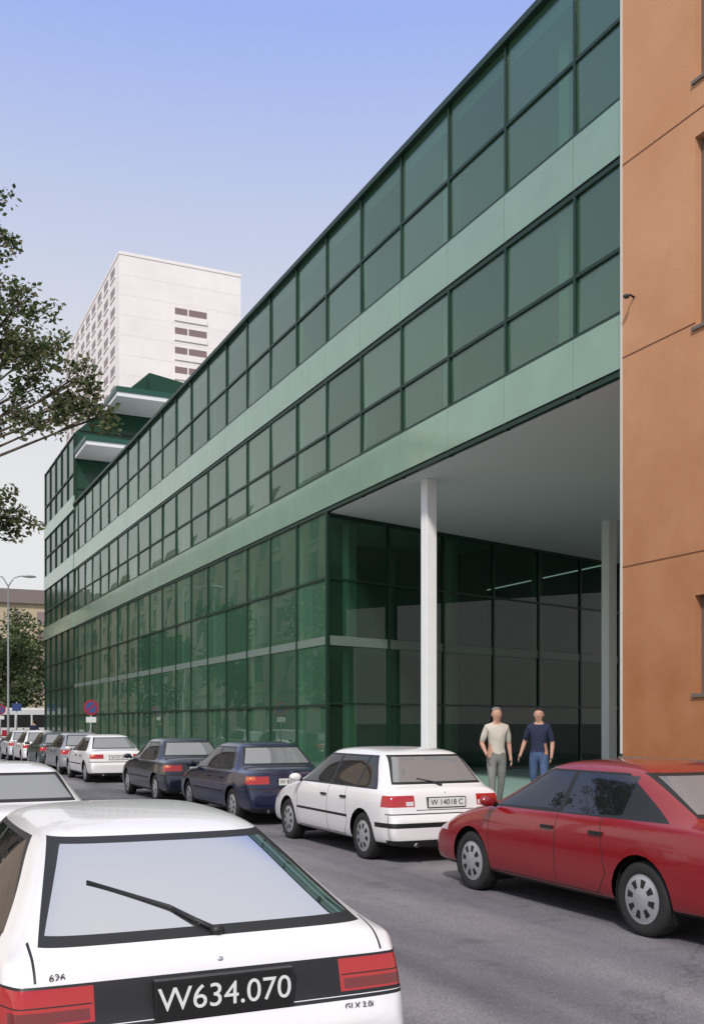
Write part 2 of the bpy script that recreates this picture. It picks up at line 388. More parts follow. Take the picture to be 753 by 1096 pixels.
# ------------------------------------------------------------------ orange rendered building
def stucco():
    m = bpy.data.materials.new("orange_render"); m.use_nodes = True
    nt = m.node_tree; b = nt.nodes["Principled BSDF"]; L = nt.links
    tc = nt.nodes.new("ShaderNodeTexCoord")
    n = nt.nodes.new("ShaderNodeTexNoise"); n.inputs["Scale"].default_value = 0.5; n.inputs["Detail"].default_value = 9; n.inputs["Roughness"].default_value = 0.6
    L.new(tc.outputs["Object"], n.inputs["Vector"])
    r = nt.nodes.new("ShaderNodeValToRGB"); r.color_ramp.elements[0].position = 0.25; r.color_ramp.elements[1].position = 0.75
    r.color_ramp.elements[0].color = (0.53, 0.265, 0.140, 1); r.color_ramp.elements[1].color = (0.64, 0.345, 0.20, 1)
    L.new(n.outputs["Fac"], r.inputs[0])
    sx = nt.nodes.new("ShaderNodeSeparateXYZ"); L.new(tc.outputs["Object"], sx.inputs[0])
    # lower wall is deeper and more saturated, with a noisy transition upward
    n3 = nt.nodes.new("ShaderNodeTexNoise"); n3.inputs["Scale"].default_value = 1.1; n3.inputs["Detail"].default_value = 8
    L.new(tc.outputs["Object"], n3.inputs["Vector"])
    ad = nt.nodes.new("ShaderNodeMath"); ad.operation = 'MULTIPLY_ADD'; ad.inputs[1].default_value = 6.0
    L.new(n3.outputs["Fac"], ad.inputs[0]); L.new(sx.outputs["Z"], ad.inputs[2])
    mr = nt.nodes.new("ShaderNodeMapRange"); mr.inputs["From Min"].default_value = 3.5; mr.inputs["From Max"].default_value = 12.0
    L.new(ad.outputs[0], mr.inputs["Value"])
    r2 = nt.nodes.new("ShaderNodeValToRGB"); r2.color_ramp.elements[0].color = (0.60, 0.46, 0.34, 1); r2.color_ramp.elements[1].color = (1, 1, 1, 1)
    L.new(mr.outputs[0], r2.inputs[0])
    mx = nt.nodes.new("ShaderNodeMix"); mx.data_type = 'RGBA'; mx.blend_type = 'MULTIPLY'; mx.inputs[0].default_value = 1
    L.new(r.outputs[0], mx.inputs[6]); L.new(r2.outputs[0], mx.inputs[7]); L.new(mx.outputs[2], b.inputs["Base Color"])
    b.inputs["Roughness"].default_value = 0.92; b.inputs["Specular IOR Level"].default_value = 0.2
    f = nt.nodes.new("ShaderNodeTexNoise"); f.inputs["Scale"].default_value = 45; L.new(tc.outputs["Object"], f.inputs["Vector"])
    bp = nt.nodes.new("ShaderNodeBump"); bp.inputs["Strength"].default_value = 0.5; bp.inputs["Distance"].default_value = 0.01
    L.new(f.outputs["Fac"], bp.inputs["Height"]); L.new(bp.outputs[0], b.inputs["Normal"])
    return m
ob = empty("orange_plaster_building")
STU = stucco(); JOINT = pm("wall_joint", (0.16, 0.06, 0.03), 0.9)
XO = 11.8; YO0 = 3.0; ZO = 16.2
WIN = [(11.15, 12.42, 2.2, 3.75), (11.15, 12.42, 8.0, 11.0), (11.15, 12.42, 11.9, 14.2)]
WIN += [(a - 3.4, b - 3.4, c, d) for a, b, c, d in WIN] + [(a - 6.8, b - 6.8, c, d) for a, b, c, d in WIN]
ycuts = sorted(set([YO0, 14.15] + [q[0] for q in WIN] + [q[1] for q in WIN]))
zc = sorted(set([1.15, ZO] + [q[2] for q in WIN] + [q[3] for q in WIN]))
bm = bmesh.new()
vcache = {}
def gv(y, z):
    k = (round(y, 4), round(z, 4))
    if k not in vcache: vcache[k] = bm.verts.new((XO, y, z))
    return vcache[k]
for i in range(len(ycuts) - 1):
    for j in range(len(zc) - 1):
        cy, cz = (ycuts[i] + ycuts[i + 1]) / 2, (zc[j] + zc[j + 1]) / 2
        if any(q[0] < cy < q[1] and q[2] < cz < q[3] for q in WIN): continue
        bm.faces.new([gv(ycuts[i], zc[j]), gv(ycuts[i], zc[j + 1]), gv(ycuts[i + 1], zc[j + 1]), gv(ycuts[i + 1], zc[j])])
for q in WIN:
    c = [(q[0], q[2]), (q[1], q[2]), (q[1], q[3]), (q[0], q[3])]
    for i in range(4):
        p, r_ = c[i], c[(i + 1) % 4]
        vs = [bm.verts.new(v) for v in ((XO, p[0], p[1]), (XO, r_[0], r_[1]), (XO + .22, r_[0], r_[1]), (XO + .22, p[0], p[1]))]; bm.faces.new(vs)
for yy in (14.15, YO0):
    vs = [bm.verts.new(v) for v in ((XO, yy, 0.1), (34, yy, 0.1), (34, yy, ZO), (XO, yy, ZO))]; bm.faces.new(vs)
vs = [bm.verts.new(v) for v in ((XO, YO0, ZO), (34, YO0, ZO), (34, 14.15, ZO), (XO, 14.15, ZO))]; bm.faces.new(vs)
obj_from_bm(bm, "plaster_wall", [STU], ob)
jl = []
for z in (4.43, 8.06, 11.4, 14.9):
    segs = [(YO0, 14.15)]
    for q in WIN:
        if q[2] - .03 < z < q[3] + .03:
            ns = []
            for s in segs:
                if q[0] > s[0] and q[1] < s[1]: ns += [(s[0], q[0]), (q[1], s[1])]
                else: ns.append(s)
            segs = ns
    for s in segs: jl.append((XO - .004, XO + .01, s[0], s[1], z - .012, z + .012))
boxes("wall_joints", jl, [JOINT], ob)
boxes("corner_trim", [(XO - .02, XO + .02, 14.152, 14.19, 1.2, ZO)], [pm("trim_pale", (.62, .6, .55), .7)], ob)
boxes("plinth", [(XO - .06, XO + .3, YO0, 14.2, .12, 1.15)], [pm("plinth_stone", (0.2, 0.16, 0.14), .85, var=.3, vscale=4)], ob)
wf = []; wg = []
for q in WIN:
    y0, y1, z0, z1 = q
    for (a, b2, c, d) in ((y0, y1, z0, z0 + .07), (y0, y1, z1 - .07, z1), (y0, y0 + .07, z0 + .07, z1 - .07), (y1 - .07, y1, z0 + .07, z1 - .07), ((y0 + y1) / 2 - .04, (y0 + y1) / 2 + .04, z0 + .07, z1 - .07)):
        wf.append((XO + .13, XO + .21, a, b2, c, d))
    wg.append((XO + .17, XO + .18, y0 + .05, y1 - .05, z0 + .05, z1 - .05))
    wf.append((XO - .04, XO + .02, y0 - .05, y1 + .05, z0 - .06, z0 - .004))
boxes("window_frames", wf, [pm("window_frame_grey", (0.16, .13, .11), .6)], ob)
boxes("window_panes", wg, [pm("window_glass", (0.03, .035, .04), .05, spec=.8)], ob)
br = empty("wall_lamp"); br.location = (XO, 13.85, 9.0)
bm = bmesh.new(); tube(bm, [(0, 0, 0), (-.08, 0, .03), (-.15, 0, .02)], [.02, .018, .02]); ellipsoid(bm, (-.17, 0, -.01), (.06, .05, .04))
obj_from_bm(bm, "bracket_and_lamp", [MET], br)

# ------------------------------------------------------------------ white high-rise
hr = empty("white_high_rise")
HW = pm("tower_panels", (0.88, 0.83, 0.81), .85, var=.06, vscale=.25)
HWIN = pm("tower_glass", (0.26, .2, .2), .4)
HX0, HX1, HY0, HY1, HH = 32.8, 51.4, 150, 196, 70.2
bm = bmesh.new(); add_box(bm, HX0, HX1, HY0, HY1, 0, HH); add_box(bm, HX0 + 4, HX1 - 5, HY0 + 8, HY1 - 10, HH, HH + 3)
obj_from_bm(bm, "tower_walls", [HW], hr)
wl = []; bl = []; rec = []
n = 23
for k in range(n):
    z = 3 + k * 2.92
    for j in range(9):
        y = HY0 + 3 + j * 4.8
        wl.append((HX0 - .06, HX0 + .02, y, y + 2.7, z + .9, z + 2.2))
        bl.append((HX0 - .12, HX0 - .0, y - .4, y + 3.1, z + .55, z + .85))
    if k <= n - 3:
        rec.append((HX0 + 8.3, HX0 + 13.2, HY0 - .03, HY0 + .02, z + 1.3, z + 2.35))
        bl.append((HX0 + 8.2, HX0 + 13.3, HY0 - .16, HY0 - .035, z + .4, z + 1.3))
        bl.append((HX0 + 10.2, HX0 + 10.4, HY0 - .05, HY0 - .032, z + 1.3, z + 2.35))
boxes("tower_windows", wl, [HWIN], hr); boxes("tower_balconies", bl, [HW], hr); boxes("tower_recesses", rec, [pm("tower_recess", (.24, .17, .17), .8)], hr)
jj = []
for k in range(1, n): jj.append((HX0 + .2, HX1, HY0 - .012, HY0 - .001, 3 + k * 2.92, 3 + k * 2.92 + .05))
boxes("tower_joints", jj, [pm("tower_joint", (.80, .755, .735), .9)], hr)
boxes("roof_coping", [(HX0 - .08, HX1 + .08, HY0 - .08, HY1 + .08, HH - .05, HH + .4)], [HW], hr)

# ------------------------------------------------------------------ opposite side of the street (seen mirrored in the facade)
ap = empty("old_apartment_building")
AW = pm("old_facade", (0.66, 0.52, 0.40), .9, var=.15, vscale=.5)
bm = bmesh.new(); add_box(bm, -24, -9.5, 62, 230, 0, 21); add_box(bm, -24.5, -9.1, 61.6, 230.4, 21, 21.7)
add_box(bm, -9.5, -9.3, 62, 230, 4.6, 4.9); add_box(bm, -9.5, -9.3, 62, 230, 9.0, 9.25)
obj_from_bm(bm, "facade_walls", [AW], ap)
wl = []; tr_ = []
for j in range(30):
    y = 64 + j * 5.4
    for z in (1.2, 5.6, 9.9, 13.8, 17.4):
        wl.append((-9.52, -9.46, y, y + 2.0, z, z + 2.4)); tr_.append((-9.5, -9.36, y - .3, y + 2.3, z + 2.45, z + 2.8)); tr_.append((-9.5, -9.3, y - .2, y + 2.2, z - .25, z - .05))
boxes("old_windows", wl, [pm("old_glass", (.03, .035, .04), .15)], ap); boxes("window_trim", tr_, [pm("trim_stone", (.6, .55, .47), .9)], ap)

# ------------------------------------------------------------------ end of the street
fb = empty("ochre_corner_building")
bm = bmesh.new(); add_box(bm, -30, 28, 168, 185, 0, 20.5)
obj_from_bm(bm, "ochre_walls", [pm("ochre_plaster", (.50, .42, .29), .9, var=.1)], fb)
bm = bmesh.new(); add_box(bm, -30.6, 28.6, 167.4, 185.5, 20.5, 21.3); add_box(bm, -28, 26, 170, 184, 21.3, 23)
obj_from_bm(bm, "roof", [pm("slate_roof", (.2, .17, .16), .8)], fb)
wl = []
for j in range(15):
    for z in (2, 6, 10, 14, 17.2): wl.append((-28 + j * 3.7, -26.7 + j * 3.7, 167.95, 168.02, z, z + 2.1))
boxes("windows", wl, [HWIN], fb)

def leaves(bm, c, rad, n, size, mats=2, flat=1.0):
    for _ in range(n):
        while True:
            p = Vector((random.uniform(-1, 1), random.uniform(-1, 1), random.uniform(-1, 1)))
            if p.length < 1: break
        p = Vector((c[0] + p.x * rad, c[1] + p.y * rad, c[2] + p.z * rad * flat))
        s = size * random.uniform(.6, 1.3)
        a = Vector((random.uniform(-1, 1), random.uniform(-1, 1), random.uniform(-.7, .5))).normalized()
        b = a.cross(Vector((random.uniform(-1, 1), random.uniform(-1, 1), random.uniform(-1, 1)))).normalized()
        vs = [bm.verts.new(p), bm.verts.new(p + a * s * .5 + b * s * .3), bm.verts.new(p + a * s), bm.verts.new(p + a * s * .5 - b * s * .3)]
        f = bm.faces.new(vs); f.material_index = random.randrange(mats) + 1
def leafmat(name, c):
    m = pm(name, c, .6, var=.35, vscale=1.5)
    nt = m.node_tree; b = nt.nodes["Principled BSDF"]; out = [n_ for n_ in nt.nodes if n_.type == 'OUTPUT_MATERIAL'][0]
    t = nt.nodes.new("ShaderNodeBsdfTranslucent"); t.inputs[0].default_value = (c[0] * 1.3, c[1] * 1.4, c[2], 1)
    mx = nt.nodes.new("ShaderNodeMixShader"); mx.inputs[0].default_value = .35
    nt.links.new(b.outputs[0], mx.inputs[1]); nt.links.new(t.outputs[0], mx.inputs[2]); nt.links.new(mx.outputs[0], out.inputs[0])
    return m
LEAF1 = leafmat("leaf_dark", (0.05, 0.08, 0.032)); LEAF2 = leafmat("leaf_mid", (0.10, 0.13, 0.05)); LEAF3 = leafmat("leaf_light", (0.20, 0.18, 0.11))
BARK = pm("bark", (.12, .09, .07), .9, var=.4, vscale=6, bump=.6, bscale=20)
tr = empty("street_tree")
bm = bmesh.new()
base = Vector((-1.0, 16.3, .15))
fork = Vector((-.9, 16.2, 3.6))
tube(bm, [base, (-1.0, 16.3, 1.2), (-.95, 16.25, 2.4), fork], [.24, .19, .17, .16], 12)
clumps = [(1.45, 14.85, 8.75, .24), (1.55, 14.8, 8.35, .2), (1.5, 14.8, 7.9, .24), (1.65, 14.7, 7.5, .26), (1.85, 14.6, 7.15, .30), (1.4, 14.85, 7.1, .35), (2.1, 14.45, 6.85, .28), (1.8, 14.6, 6.75, .36), (1.4, 14.8, 6.6, .3),
          (2.2, 14.4, 6.45, .3), (2.45, 14.3, 6.12, .28), (2.65, 14.2, 6.05, .24), (2.8, 14.1, 5.9, .16), (2.55, 14.2, 6.4, .2), (2.0, 14.5, 6.15, .34), (1.6, 14.75, 6.1, .25), (2.3, 14.4, 5.85, .24), (1.45, 14.85, 5.7, .18), (1.65, 14.7, 4.7, .22), (1.8, 14.7, 4.55, .2), (1.5, 14.75, 4.55, .24), (1.35, 14.8, 4.3, .22), (1.2, 15, 4.85, .25), (1.9, 14.5, 7.45, .2)]
for _ in range(34):
    while True:
        p = (random.uniform(-4.2, 1.2), random.uniform(13.6, 20), random.uniform(4.6, 10.3))
        if (Vector(p) - Vector((-1.2, 16.6, 7.2))).length < 3.3 and .9056 * p[0] - .424 * p[1] < -.40 * (.424 * p[0] + .9056 * p[1]): break
    clumps.append((*p, random.uniform(.45, .7)))
for (x, y, z, r) in clumps:
    t = Vector((x, y, z)); mid = fork.lerp(t, .5) + Vector((0, 0, .3 + random.uniform(0, .3)))
    tube(bm, [fork + Vector((0, 0, random.uniform(-.2, .5))), fork.lerp(mid, .6), mid, t.lerp(mid, .4), t], [.05, .04, .026, .016, .006], 6, 0, False)
    for _ in range(5):
        e = t + Vector((random.uniform(-r, r) * 1.3, random.uniform(-r, r), random.uniform(-r, r) * 1.2))
        tube(bm, [t.lerp(mid, .3), t.lerp(e, .3), e], [.01, .007, .003], 4, 0, False)
        leaves(bm, e, r * .6, int(50 * r / .3), .085, 3)
    leaves(bm, t, r, int(70 * r / .3), .085, 3)
obj_from_bm(bm, "trunk_limbs_and_foliage", [BARK, LEAF1, LEAF2, LEAF3], tr)

def far_tree(x, y, h, r):
    e = empty("deciduous_tree", (x, y, 0))
    bm = bmesh.new()
    tube(bm, [(0, 0, 0), (0.1, 0, h * .25), (0, .1, h * .5), (.1, 0, h * .8)], [.3, .24, .17, .06], 8)
    for k in range(26):
        a = random.uniform(0, 6.28); rr = random.uniform(.2, 1) * r * .75; z = h * random.uniform(.3, .92)
        rr *= 1.1 - abs(z / h - .55)
        c = (rr * math.cos(a), rr * math.sin(a), z)
        tube(bm, [(0, 0, h * .35), (c[0] * .5, c[1] * .5, z * .8), c], [.1, .06, .02], 5, 0, False)
        leaves(bm, c, r * .36, 120, .5, 2)
    obj_from_bm(bm, "trunk_and_crown", [BARK, LEAF1, LEAF2], e)
for (x, y, h, r) in [(9.5, 122, 14, 4.5), (16.5, 128, 15.5, 5), (23, 126, 14, 5), (4, 140, 19, 5), (14, 118, 11, 3.6)]:
    far_tree(x, y, h, r)
for (x, y, h, r) in [(-5, 66, 12, 3.4), (-5, 88, 13, 3.6), (-5, 112, 12, 3.4)]:
    far_tree(x, y, h, r)

# ------------------------------------------------------------------ cars
TYRE = pm("tyre_rubber", (.018, .018, .018), .8)
HUB = pm("hubcap_silver", (.50, .51, .53), .35, metal=.6)
BLK = pm("black_trim", (.012, .012, .013), .5)
UND = pm("underbody", (.006, .006, .006), .95)
RED = pm("tail_lamp_red", (.42, .012, .012), .12, coat=.8)
RED2 = pm("tail_lamp_dark", (.16, .01, .012), .12, coat=.8)
AMB = pm("tail_lamp_amber", (.6, .13, .03), .15, coat=.5)
CLR = pm("lamp_clear", (.6, .6, .62), .1, coat=.6)
PLW = pm("plate_white", (.75, .75, .73), .4); PLB = pm("plate_black", (.01, .01, .01), .4)
CHR = pm("chrome", (.7, .7, .72), .15, metal=1)
CG = glass_mat("car_side_glass", (.03, .035, .04), (.012, .014, .016), .8, .08, 0.015)
CGR = glass_mat("car_rear_glass", (.1, .1, .1), (.22, .23, .24), .85, .14, 0.02)  # pale body colour stands in for bright sky mirrored in the glass
CGM = glass_mat("hatch_glass", (.03, .035, .04), (.03, .03, .035), .8, .76, 0.015)
def paint(name, c, rough=.28):
    return pm("paint_" + name, c, rough, coat=.7, var=.03, vscale=1.5)

def make_text(body, size, mat, M, parent, name):
    cu = bpy.data.curves.new(name, 'FONT'); cu.body = body; cu.size = size; cu.extrude = .0015; cu.align_x = 'CENTER'; cu.align_y = 'CENTER'
    t = bpy.data.objects.new(name + "_tmp", cu); col.objects.link(t)
    dg = bpy.context.evaluated_depsgraph_get(); dg.update()
    me = bpy.data.meshes.new_from_object(t.evaluated_get(dg)); bpy.data.objects.remove(t)
    me.materials.clear(); me.materials.append(mat); me.transform(M)
    o = bpy.data.objects.new(name, me); col.objects.link(o); o.parent = parent
    return o

def make_car(loc, spec, rot=math.pi / 2):
    S = dict(L=4.2, W=.85, H=1.40, deck=.93, bl=.25, rr=.8, rf=2.45, cowl=3.15, cz=.93, hz=.72, belt_r=.87, belt_f=.86, fw=3.35, rw=.78, wr=.30,
             glass=CG, rglass=CGR, plate="W 41 723 B", pm=PLW, pt=PLB, lamps='side', sub=2, bumper='body', roofw=.67, rwb=.755)
    S.update(spec)
    L, W, H = S['L'], S['W'], S['H']; dk = S['deck']; P = S['paint']
    e = empty("parked_car", loc, rot)
    br_, bf = S['belt_r'], S['belt_f']
    def bz(x): return br_ + (bf - br_) * min(1, max(0, (x - S['bl']) / (S['cowl'] - S['bl'])))
    st = [
        (0.00, .84 * W, .30, .47, .74 * W, .52),
        (0.03, .90 * W, .24, .54, .80 * W, .585),
        (0.07, .925 * W, .21, .60, .83 * W, .64),
        (0.10, .93 * W, .20, br_ - .06, .80 * W, dk - .07),
        (0.17, .95 * W, .20, br_ - .015, .82 * W, dk - .005),
        (S['bl'] - .03, .975 * W, .20, br_, .82 * W, dk + .012),
        (S['bl'] + .05, .985 * W, .20, bz(S['bl']), .80 * W, dk + .05),
        ((S['bl'] + S['rr']) / 2, W, .19, bz((S['bl'] + S['rr']) / 2), (.80 * W + S['roofw'] * W) / 2, (dk + .03 + H - .01) / 2 + .01),
        (S['rr'] - .06, W, .19, bz(S['rr']), (S['roofw'] + .01) * W, H - .045),
        (S['rr'] + .12, W, .19, bz(S['rr'] + .1), S['roofw'] * W, H - .002),
        ((S['rr'] + S['rf']) / 2, W, .19, bz((S['rr'] + S['rf']) / 2), S['roofw'] * W, H + .018),
        (S['rf'] - .12, W, .19, bz(S['rf'] - .1), (S['roofw'] - .005) * W, H),
        (S['rf'] + .07, W, .19, bz(S['rf']), (S['roofw'] + .01) * W, H - .07),
        ((S['cowl'] + S['rf']) / 2, W, .19, bz(S['cowl'] - .3), (S['roofw'] + .82) / 2 * W, (H + S['cz']) / 2 - .005),
        (S['cowl'] - .05, W, .19, bf, .82 * W, S['cz'] + .045),
        (S['cowl'] + .06, W * .995, .19, bf - .01, .84 * W, S['cz']),
        ((S['cowl'] + L) / 2, .985 * W, .19, (bf + S['hz']) / 2 - .03, .82 * W, (S['cz'] + S['hz']) / 2 + .045),
        (L - .28, .95 * W, .19, S['hz'] - .05, .78 * W, S['hz'] + .03),
        (L - .13, .92 * W, .20, S['hz'] - .09, .74 * W, S['hz'] - .03),
        (L - .09, .91 * W, .20, .57, .74 * W, .60),
        (L - .03, .88 * W, .22, .52, .72 * W, .55),
        (L, .78 * W, .28, .45, .66 * W, .49)]
    bm = bmesh.new(); rings = []
    for (x, wd, zb, be, wr_, zr) in st:
        g = zr - be
        drop = min(.065, max(.012, g * .4)); h6 = min(.03, g * .25)
        half = [(wd - .14, zb), (wd - .03, zb + .05), (wd, zb + (be - zb) * .42), (wd, zb + (be - zb) * .74), (wd - .03, be), (max(wr_ + .02, wd - .07), be + h6),
                (wr_, zr - drop), (wr_ - .10, zr - drop * .22), (wr_ * .45, zr)]
        right = [bm.verts.new((x, -y, z)) for y, z in half]; left = [bm.verts.new((x, y, z)) for y, z in half]
        rings.append((left, right))
    nh = 9
    for i in range(len(st) - 1):
        for s in (0, 1):
            A, B = rings[i][s], rings[i + 1][s]
            for k in range(nh - 1):
                f = [A[k], B[k], B[k + 1], A[k + 1]]
                bm.faces.new(f if s == 1 else f[::-1])
        (l0, r0), (l1, r1) = rings[i], rings[i + 1]
        bm.faces.new([l0[0], l1[0], r1[0], r0[0]]); bm.faces.new([r0[-1], r1[-1], l1[-1], l0[-1]])
    for idx in (0, -1):
        l, r = rings[idx]
        for k in range(nh - 1):
            f = [l[k], r[k], r[k + 1], l[k + 1]]; bm.faces.new(f if idx == 0 else f[::-1])
    bmesh.ops.recalc_face_normals(bm, faces=bm.faces)
    tmp = obj_from_bm(bm, "tmp", [])
    md = tmp.modifiers.new("s", 'SUBSURF'); md.levels = S['sub']; md.render_levels = S['sub']
    bm = evaluated_bm(tmp); bpy.data.objects.remove(tmp)
    for f in bm.faces: f.smooth = True
    mats = [P, BLK, S['glass'], S['rglass'], RED, CLR, UND, AMB, HUB, RED2]
    for f in bm.faces:
        if f.normal.z < -.6: f.material_index = 6
    def region(ax, poly, mi, flt, delete=False):
        """cut the skin along a polygon ('side' -> x,z / 'end' -> y,z) and give it a material"""
        n = len(poly)
        i0, i1 = (0, 2) if ax == 'side' else (1, 2)
        lo_x = min(p[0] for p in poly) - .02; hi_x = max(p[0] for p in poly) + .02; lo_y = min(p[1] for p in poly) - .02; hi_y = max(p[1] for p in poly) + .02
        cand = []
        for f in bm.faces:
            c = f.calc_center_median()
            if not (lo_x - .35 < c[i0] < hi_x + .35 and lo_y - .35 < c[i1] < hi_y + .35): continue
            if not flt(c): continue
            a_ = [v.co[i0] for v in f.verts]; b2_ = [v.co[i1] for v in f.verts]
            if max(a_) < lo_x or min(a_) > hi_x or max(b2_) < lo_y or min(b2_) > hi_y: continue
            cand.append(f)
        ge = set(cand)
        for f in cand: ge.update(f.edges); ge.update(f.verts)
        ge = list(ge)
        for i in range(n):
            p, q = poly[i], poly[(i + 1) % n]
            d = (q[0] - p[0], q[1] - p[1]); nn = (d[1], -d[0])
            if ax == 'side': pc, no = Vector((p[0], 0, p[1])), Vector((nn[0], 0, nn[1]))
            else: pc, no = Vector((0, p[0], p[1])), Vector((0, nn[0], nn[1]))
            if no.length < 1e-9: continue
            ret = bmesh.ops.bisect_plane(bm, geom=ge, dist=1e-5, plane_co=pc, plane_no=no.normalized())
            ge = list(ret['geom'])
        hit = []
        for f in ge:
            if not isinstance(f, bmesh.types.BMFace) or not f.is_valid: continue
            c = f.calc_center_median()
            if not flt(c): continue
            q = (c[i0], c[i1]); inside = True; s0 = 0
            for i in range(n):
                a, b = poly[i], poly[(i + 1) % n]
                cr = (b[0] - a[0]) * (q[1] - a[1]) - (b[1] - a[1]) * (q[0] - a[0])
                if abs(cr) < 1e-12: continue
                if s0 == 0: s0 = 1 if cr > 0 else -1
                elif (cr > 0) != (s0 > 0): inside = False; break
            if inside: hit.append(f)
        if delete: bmesh.ops.delete(bm, geom=hit, context='FACES')
        else:
            for f in hit: f.material_index = mi
    low_side = lambda c: abs(c.y) > W - .32
    zt = H - .085
    def xr(z, o=0):
        zb = bz(S['bl']) + .03; t = (z - zb) / (H - .07 - zb); return S['bl'] + (S['rr'] - S['bl']) * t + o
    def xf(z, o=0):
        zb = bf + .03; t = (z - zb) / (H - .07 - zb); return S['cowl'] + (S['rf'] - S['cowl']) * t - o
    cp = S.get('cpil', .20); wb = br_ + .045; wbf = bf + .045
    bp_ = S.get('bpil', 1.9); cq = S.get('cq', None)
    gs = lambda c: abs(c.y) > S['roofw'] * W - .03 and c.z > br_ - .03 and S['bl'] < c.x < S['cowl']
    region('side', [(xr(wb, cp), wb - .012), (xf(wbf, .10), wbf - .012), (xf(zt, .05), zt), (xr(zt, cp * .8), zt)], 1, gs)
    def win(x0b, x0t, x1b, x1t):
        region('side', [(x0b, wb + .008), (x1b, wbf + .008), (x1t, zt - .022), (x0t, zt - .022)], 2, gs)
    rb0, rt0 = xr(wb, cp + .03), xr(zt, cp * .8 + .03)
    if cq:
        win(rb0, rt0, cq - .03, cq - .03); win(cq + .03, cq + .03, bp_ - .035, bp_ - .035)
    else:
        win(rb0, rt0, bp_ - .035, bp_ - .035)
    win(bp_ + .035, bp_ + .035, xf(wbf, .15), xf(zt, .09))
    rwz0, rwz1 = S.get('rwz', (dk + .035, H - .075))
    rwb = S['rwb']
    rear = lambda c: c.x < S['rr'] + .12 and c.x > S['bl'] - .08 and c.z > dk - .02 and abs(c.y) < (rwb + .04) * W
    region('end', [(-rwb * W, rwz0), (rwb * W, rwz0), ((S['roofw'] - .055) * W, rwz1), (-(S['roofw'] - .055) * W, rwz1)], 1, rear)
    region('end', [(-(rwb - .04) * W, rwz0 + .03), ((rwb - .04) * W, rwz0 + .03), ((S['roofw'] - .095) * W, rwz1 - .025), (-(S['roofw'] - .095) * W, rwz1 - .025)], 3, rear)
    front = lambda c: c.x > S['rf'] - .12 and c.x < S['cowl'] + .1 and c.z > S['cz'] - .02 and abs(c.y) < .80 * W
    region('end', [(-.76 * W, S['cz'] + .035), (.76 * W, S['cz'] + .035), ((S['roofw'] - .05) * W, H - .07), (-(S['roofw'] - .05) * W, H - .07)], 3, front)
    def seam(ax, x0, z0, x1, z1, flt, wd=.005, mi=1):
        d = Vector((x1 - x0, z1 - z0)).normalized(); nx, nz = -d.y * wd, d.x * wd
        region(ax, [(x0 - nx, z0 - nz), (x1 - nx, z1 - nz), (x1 + nx, z1 + nz), (x0 + nx, z0 + nz)], mi, flt)
    bs = lambda c: abs(c.y) > .8 * W and c.z < bz(c.x) + .06
    if S.get('detail', True):
        dx = S['cowl'] - .12
        seam('side', dx, .27, dx, bf, bs); seam('side', bp_, .27, bp_, bz(bp_) + .03, bs)
        if S.get('four', True): seam('side', S['rw'] + .42, .45, S['rw'] + .52, bz(1) + .02, bs); seam('side', S['rw'] + .42, .45, S['rw'] + .55, .27, bs)
        seam('side', S['rw'] + .5, .275, dx, .275, bs)
        seam('side', .12, .47 + .13, .12, .25, bs)
        if S.get('rub', True):
            region('side', [(S['rw'] + .42, .505), (S['fw'] - .42, .505), (S['fw'] - .42, .54), (S['rw'] + .42, .54)], S.get('rubm', 1), bs)
        region('side', [(S['rw'] + .45, .19), (S['fw'] - .45, .19), (S['fw'] - .45, .245), (S['rw'] + .45, .245)], 1, bs)
    rf_ = lambda c: c.x < .35 and abs(c.y) < W
    seam('end', -.95 * W, .615, .95 * W, .615, rf_, .007)
    region('end', [(-W, .19), (W, .19), (W, .30), (-W, .30)], 1, lambda c: c.x < .2)
    if S['bumper'] == 'strip': region('end', [(-W, .45), (W, .45), (W, .51), (-W, .51)], 1, lambda c: c.x < S['rw'] - .38)
    if S['lamps'] == 'side':
        for s in (1, -1):
            region('end', [(s * .52 * W, .70), (s * 1.0 * W, .70), (s * 1.0 * W, .84), (s * .52 * W, .84)], 4, lambda c: c.x < .26)
            region('end', [(s * .54 * W, .715), (s * .66 * W, .715), (s * .66 * W, .765), (s * .54 * W, .765)], 5, lambda c: c.x < .26)
        seam('end', -.5 * W, .66, .5 * W, .66, rf_)
    elif S['lamps'] == 'band':
        region('end', [(-W, .625), (W, .625), (W, .775), (-W, .775)], 1, lambda c: c.x < .30)
        for s in (1, -1):
            region('end', [(s * .58 * W, .640), (s * 1.0 * W, .640), (s * 1.0 * W, .765), (s * .58 * W, .765)], 4, lambda c: c.x < .28)
            region('end', [(s * .60 * W, .648), (s * .93 * W, .648), (s * .93 * W, .688), (s * .60 * W, .688)], 9, lambda c: c.x < .28)
            region('end', [(s * .59 * W, .701), (s * .99 * W, .701), (s * .99 * W, .706), (s * .59 * W, .706)], 1, lambda c: c.x < .28)
        for s in (1, -1): seam('end', s * .82 * W, .785, s * .82 * W, .90, rf_)
        region('end', [(-W, .46), (W, .46), (W, .475), (-W, .475)], 1, lambda c: c.x < S['rw'] - .38)
    elif S['lamps'] == 'sedan':
        for s in (1, -1):
            region('end', [(s * .50 * W, .70), (s * 1.0 * W, .70), (s * 1.0 * W, .83), (s * .50 * W, .83)], 4, lambda c: c.x < .22)
            region('end', [(s * .78 * W, .77), (s * 1.0 * W, .77), (s * 1.0 * W, .83), (s * .78 * W, .83)], 7, lambda c: c.x < .22)
        seam('end', -.95 * W, .60, .95 * W, .60, rf_)
    fr = lambda c: c.x > L - .35
    for s in (1, -1):
        region('end', [(s * .5 * W, .58), (s * W, .58), (s * W, .69), (s * .5 * W, .69)], 5, fr)
    region('end', [(-.46 * W, .59), (.46 * W, .59), (.46 * W, .67), (-.46 * W, .67)], 1, lambda c: c.x > L - .2)
    R = S['wr'] + .045
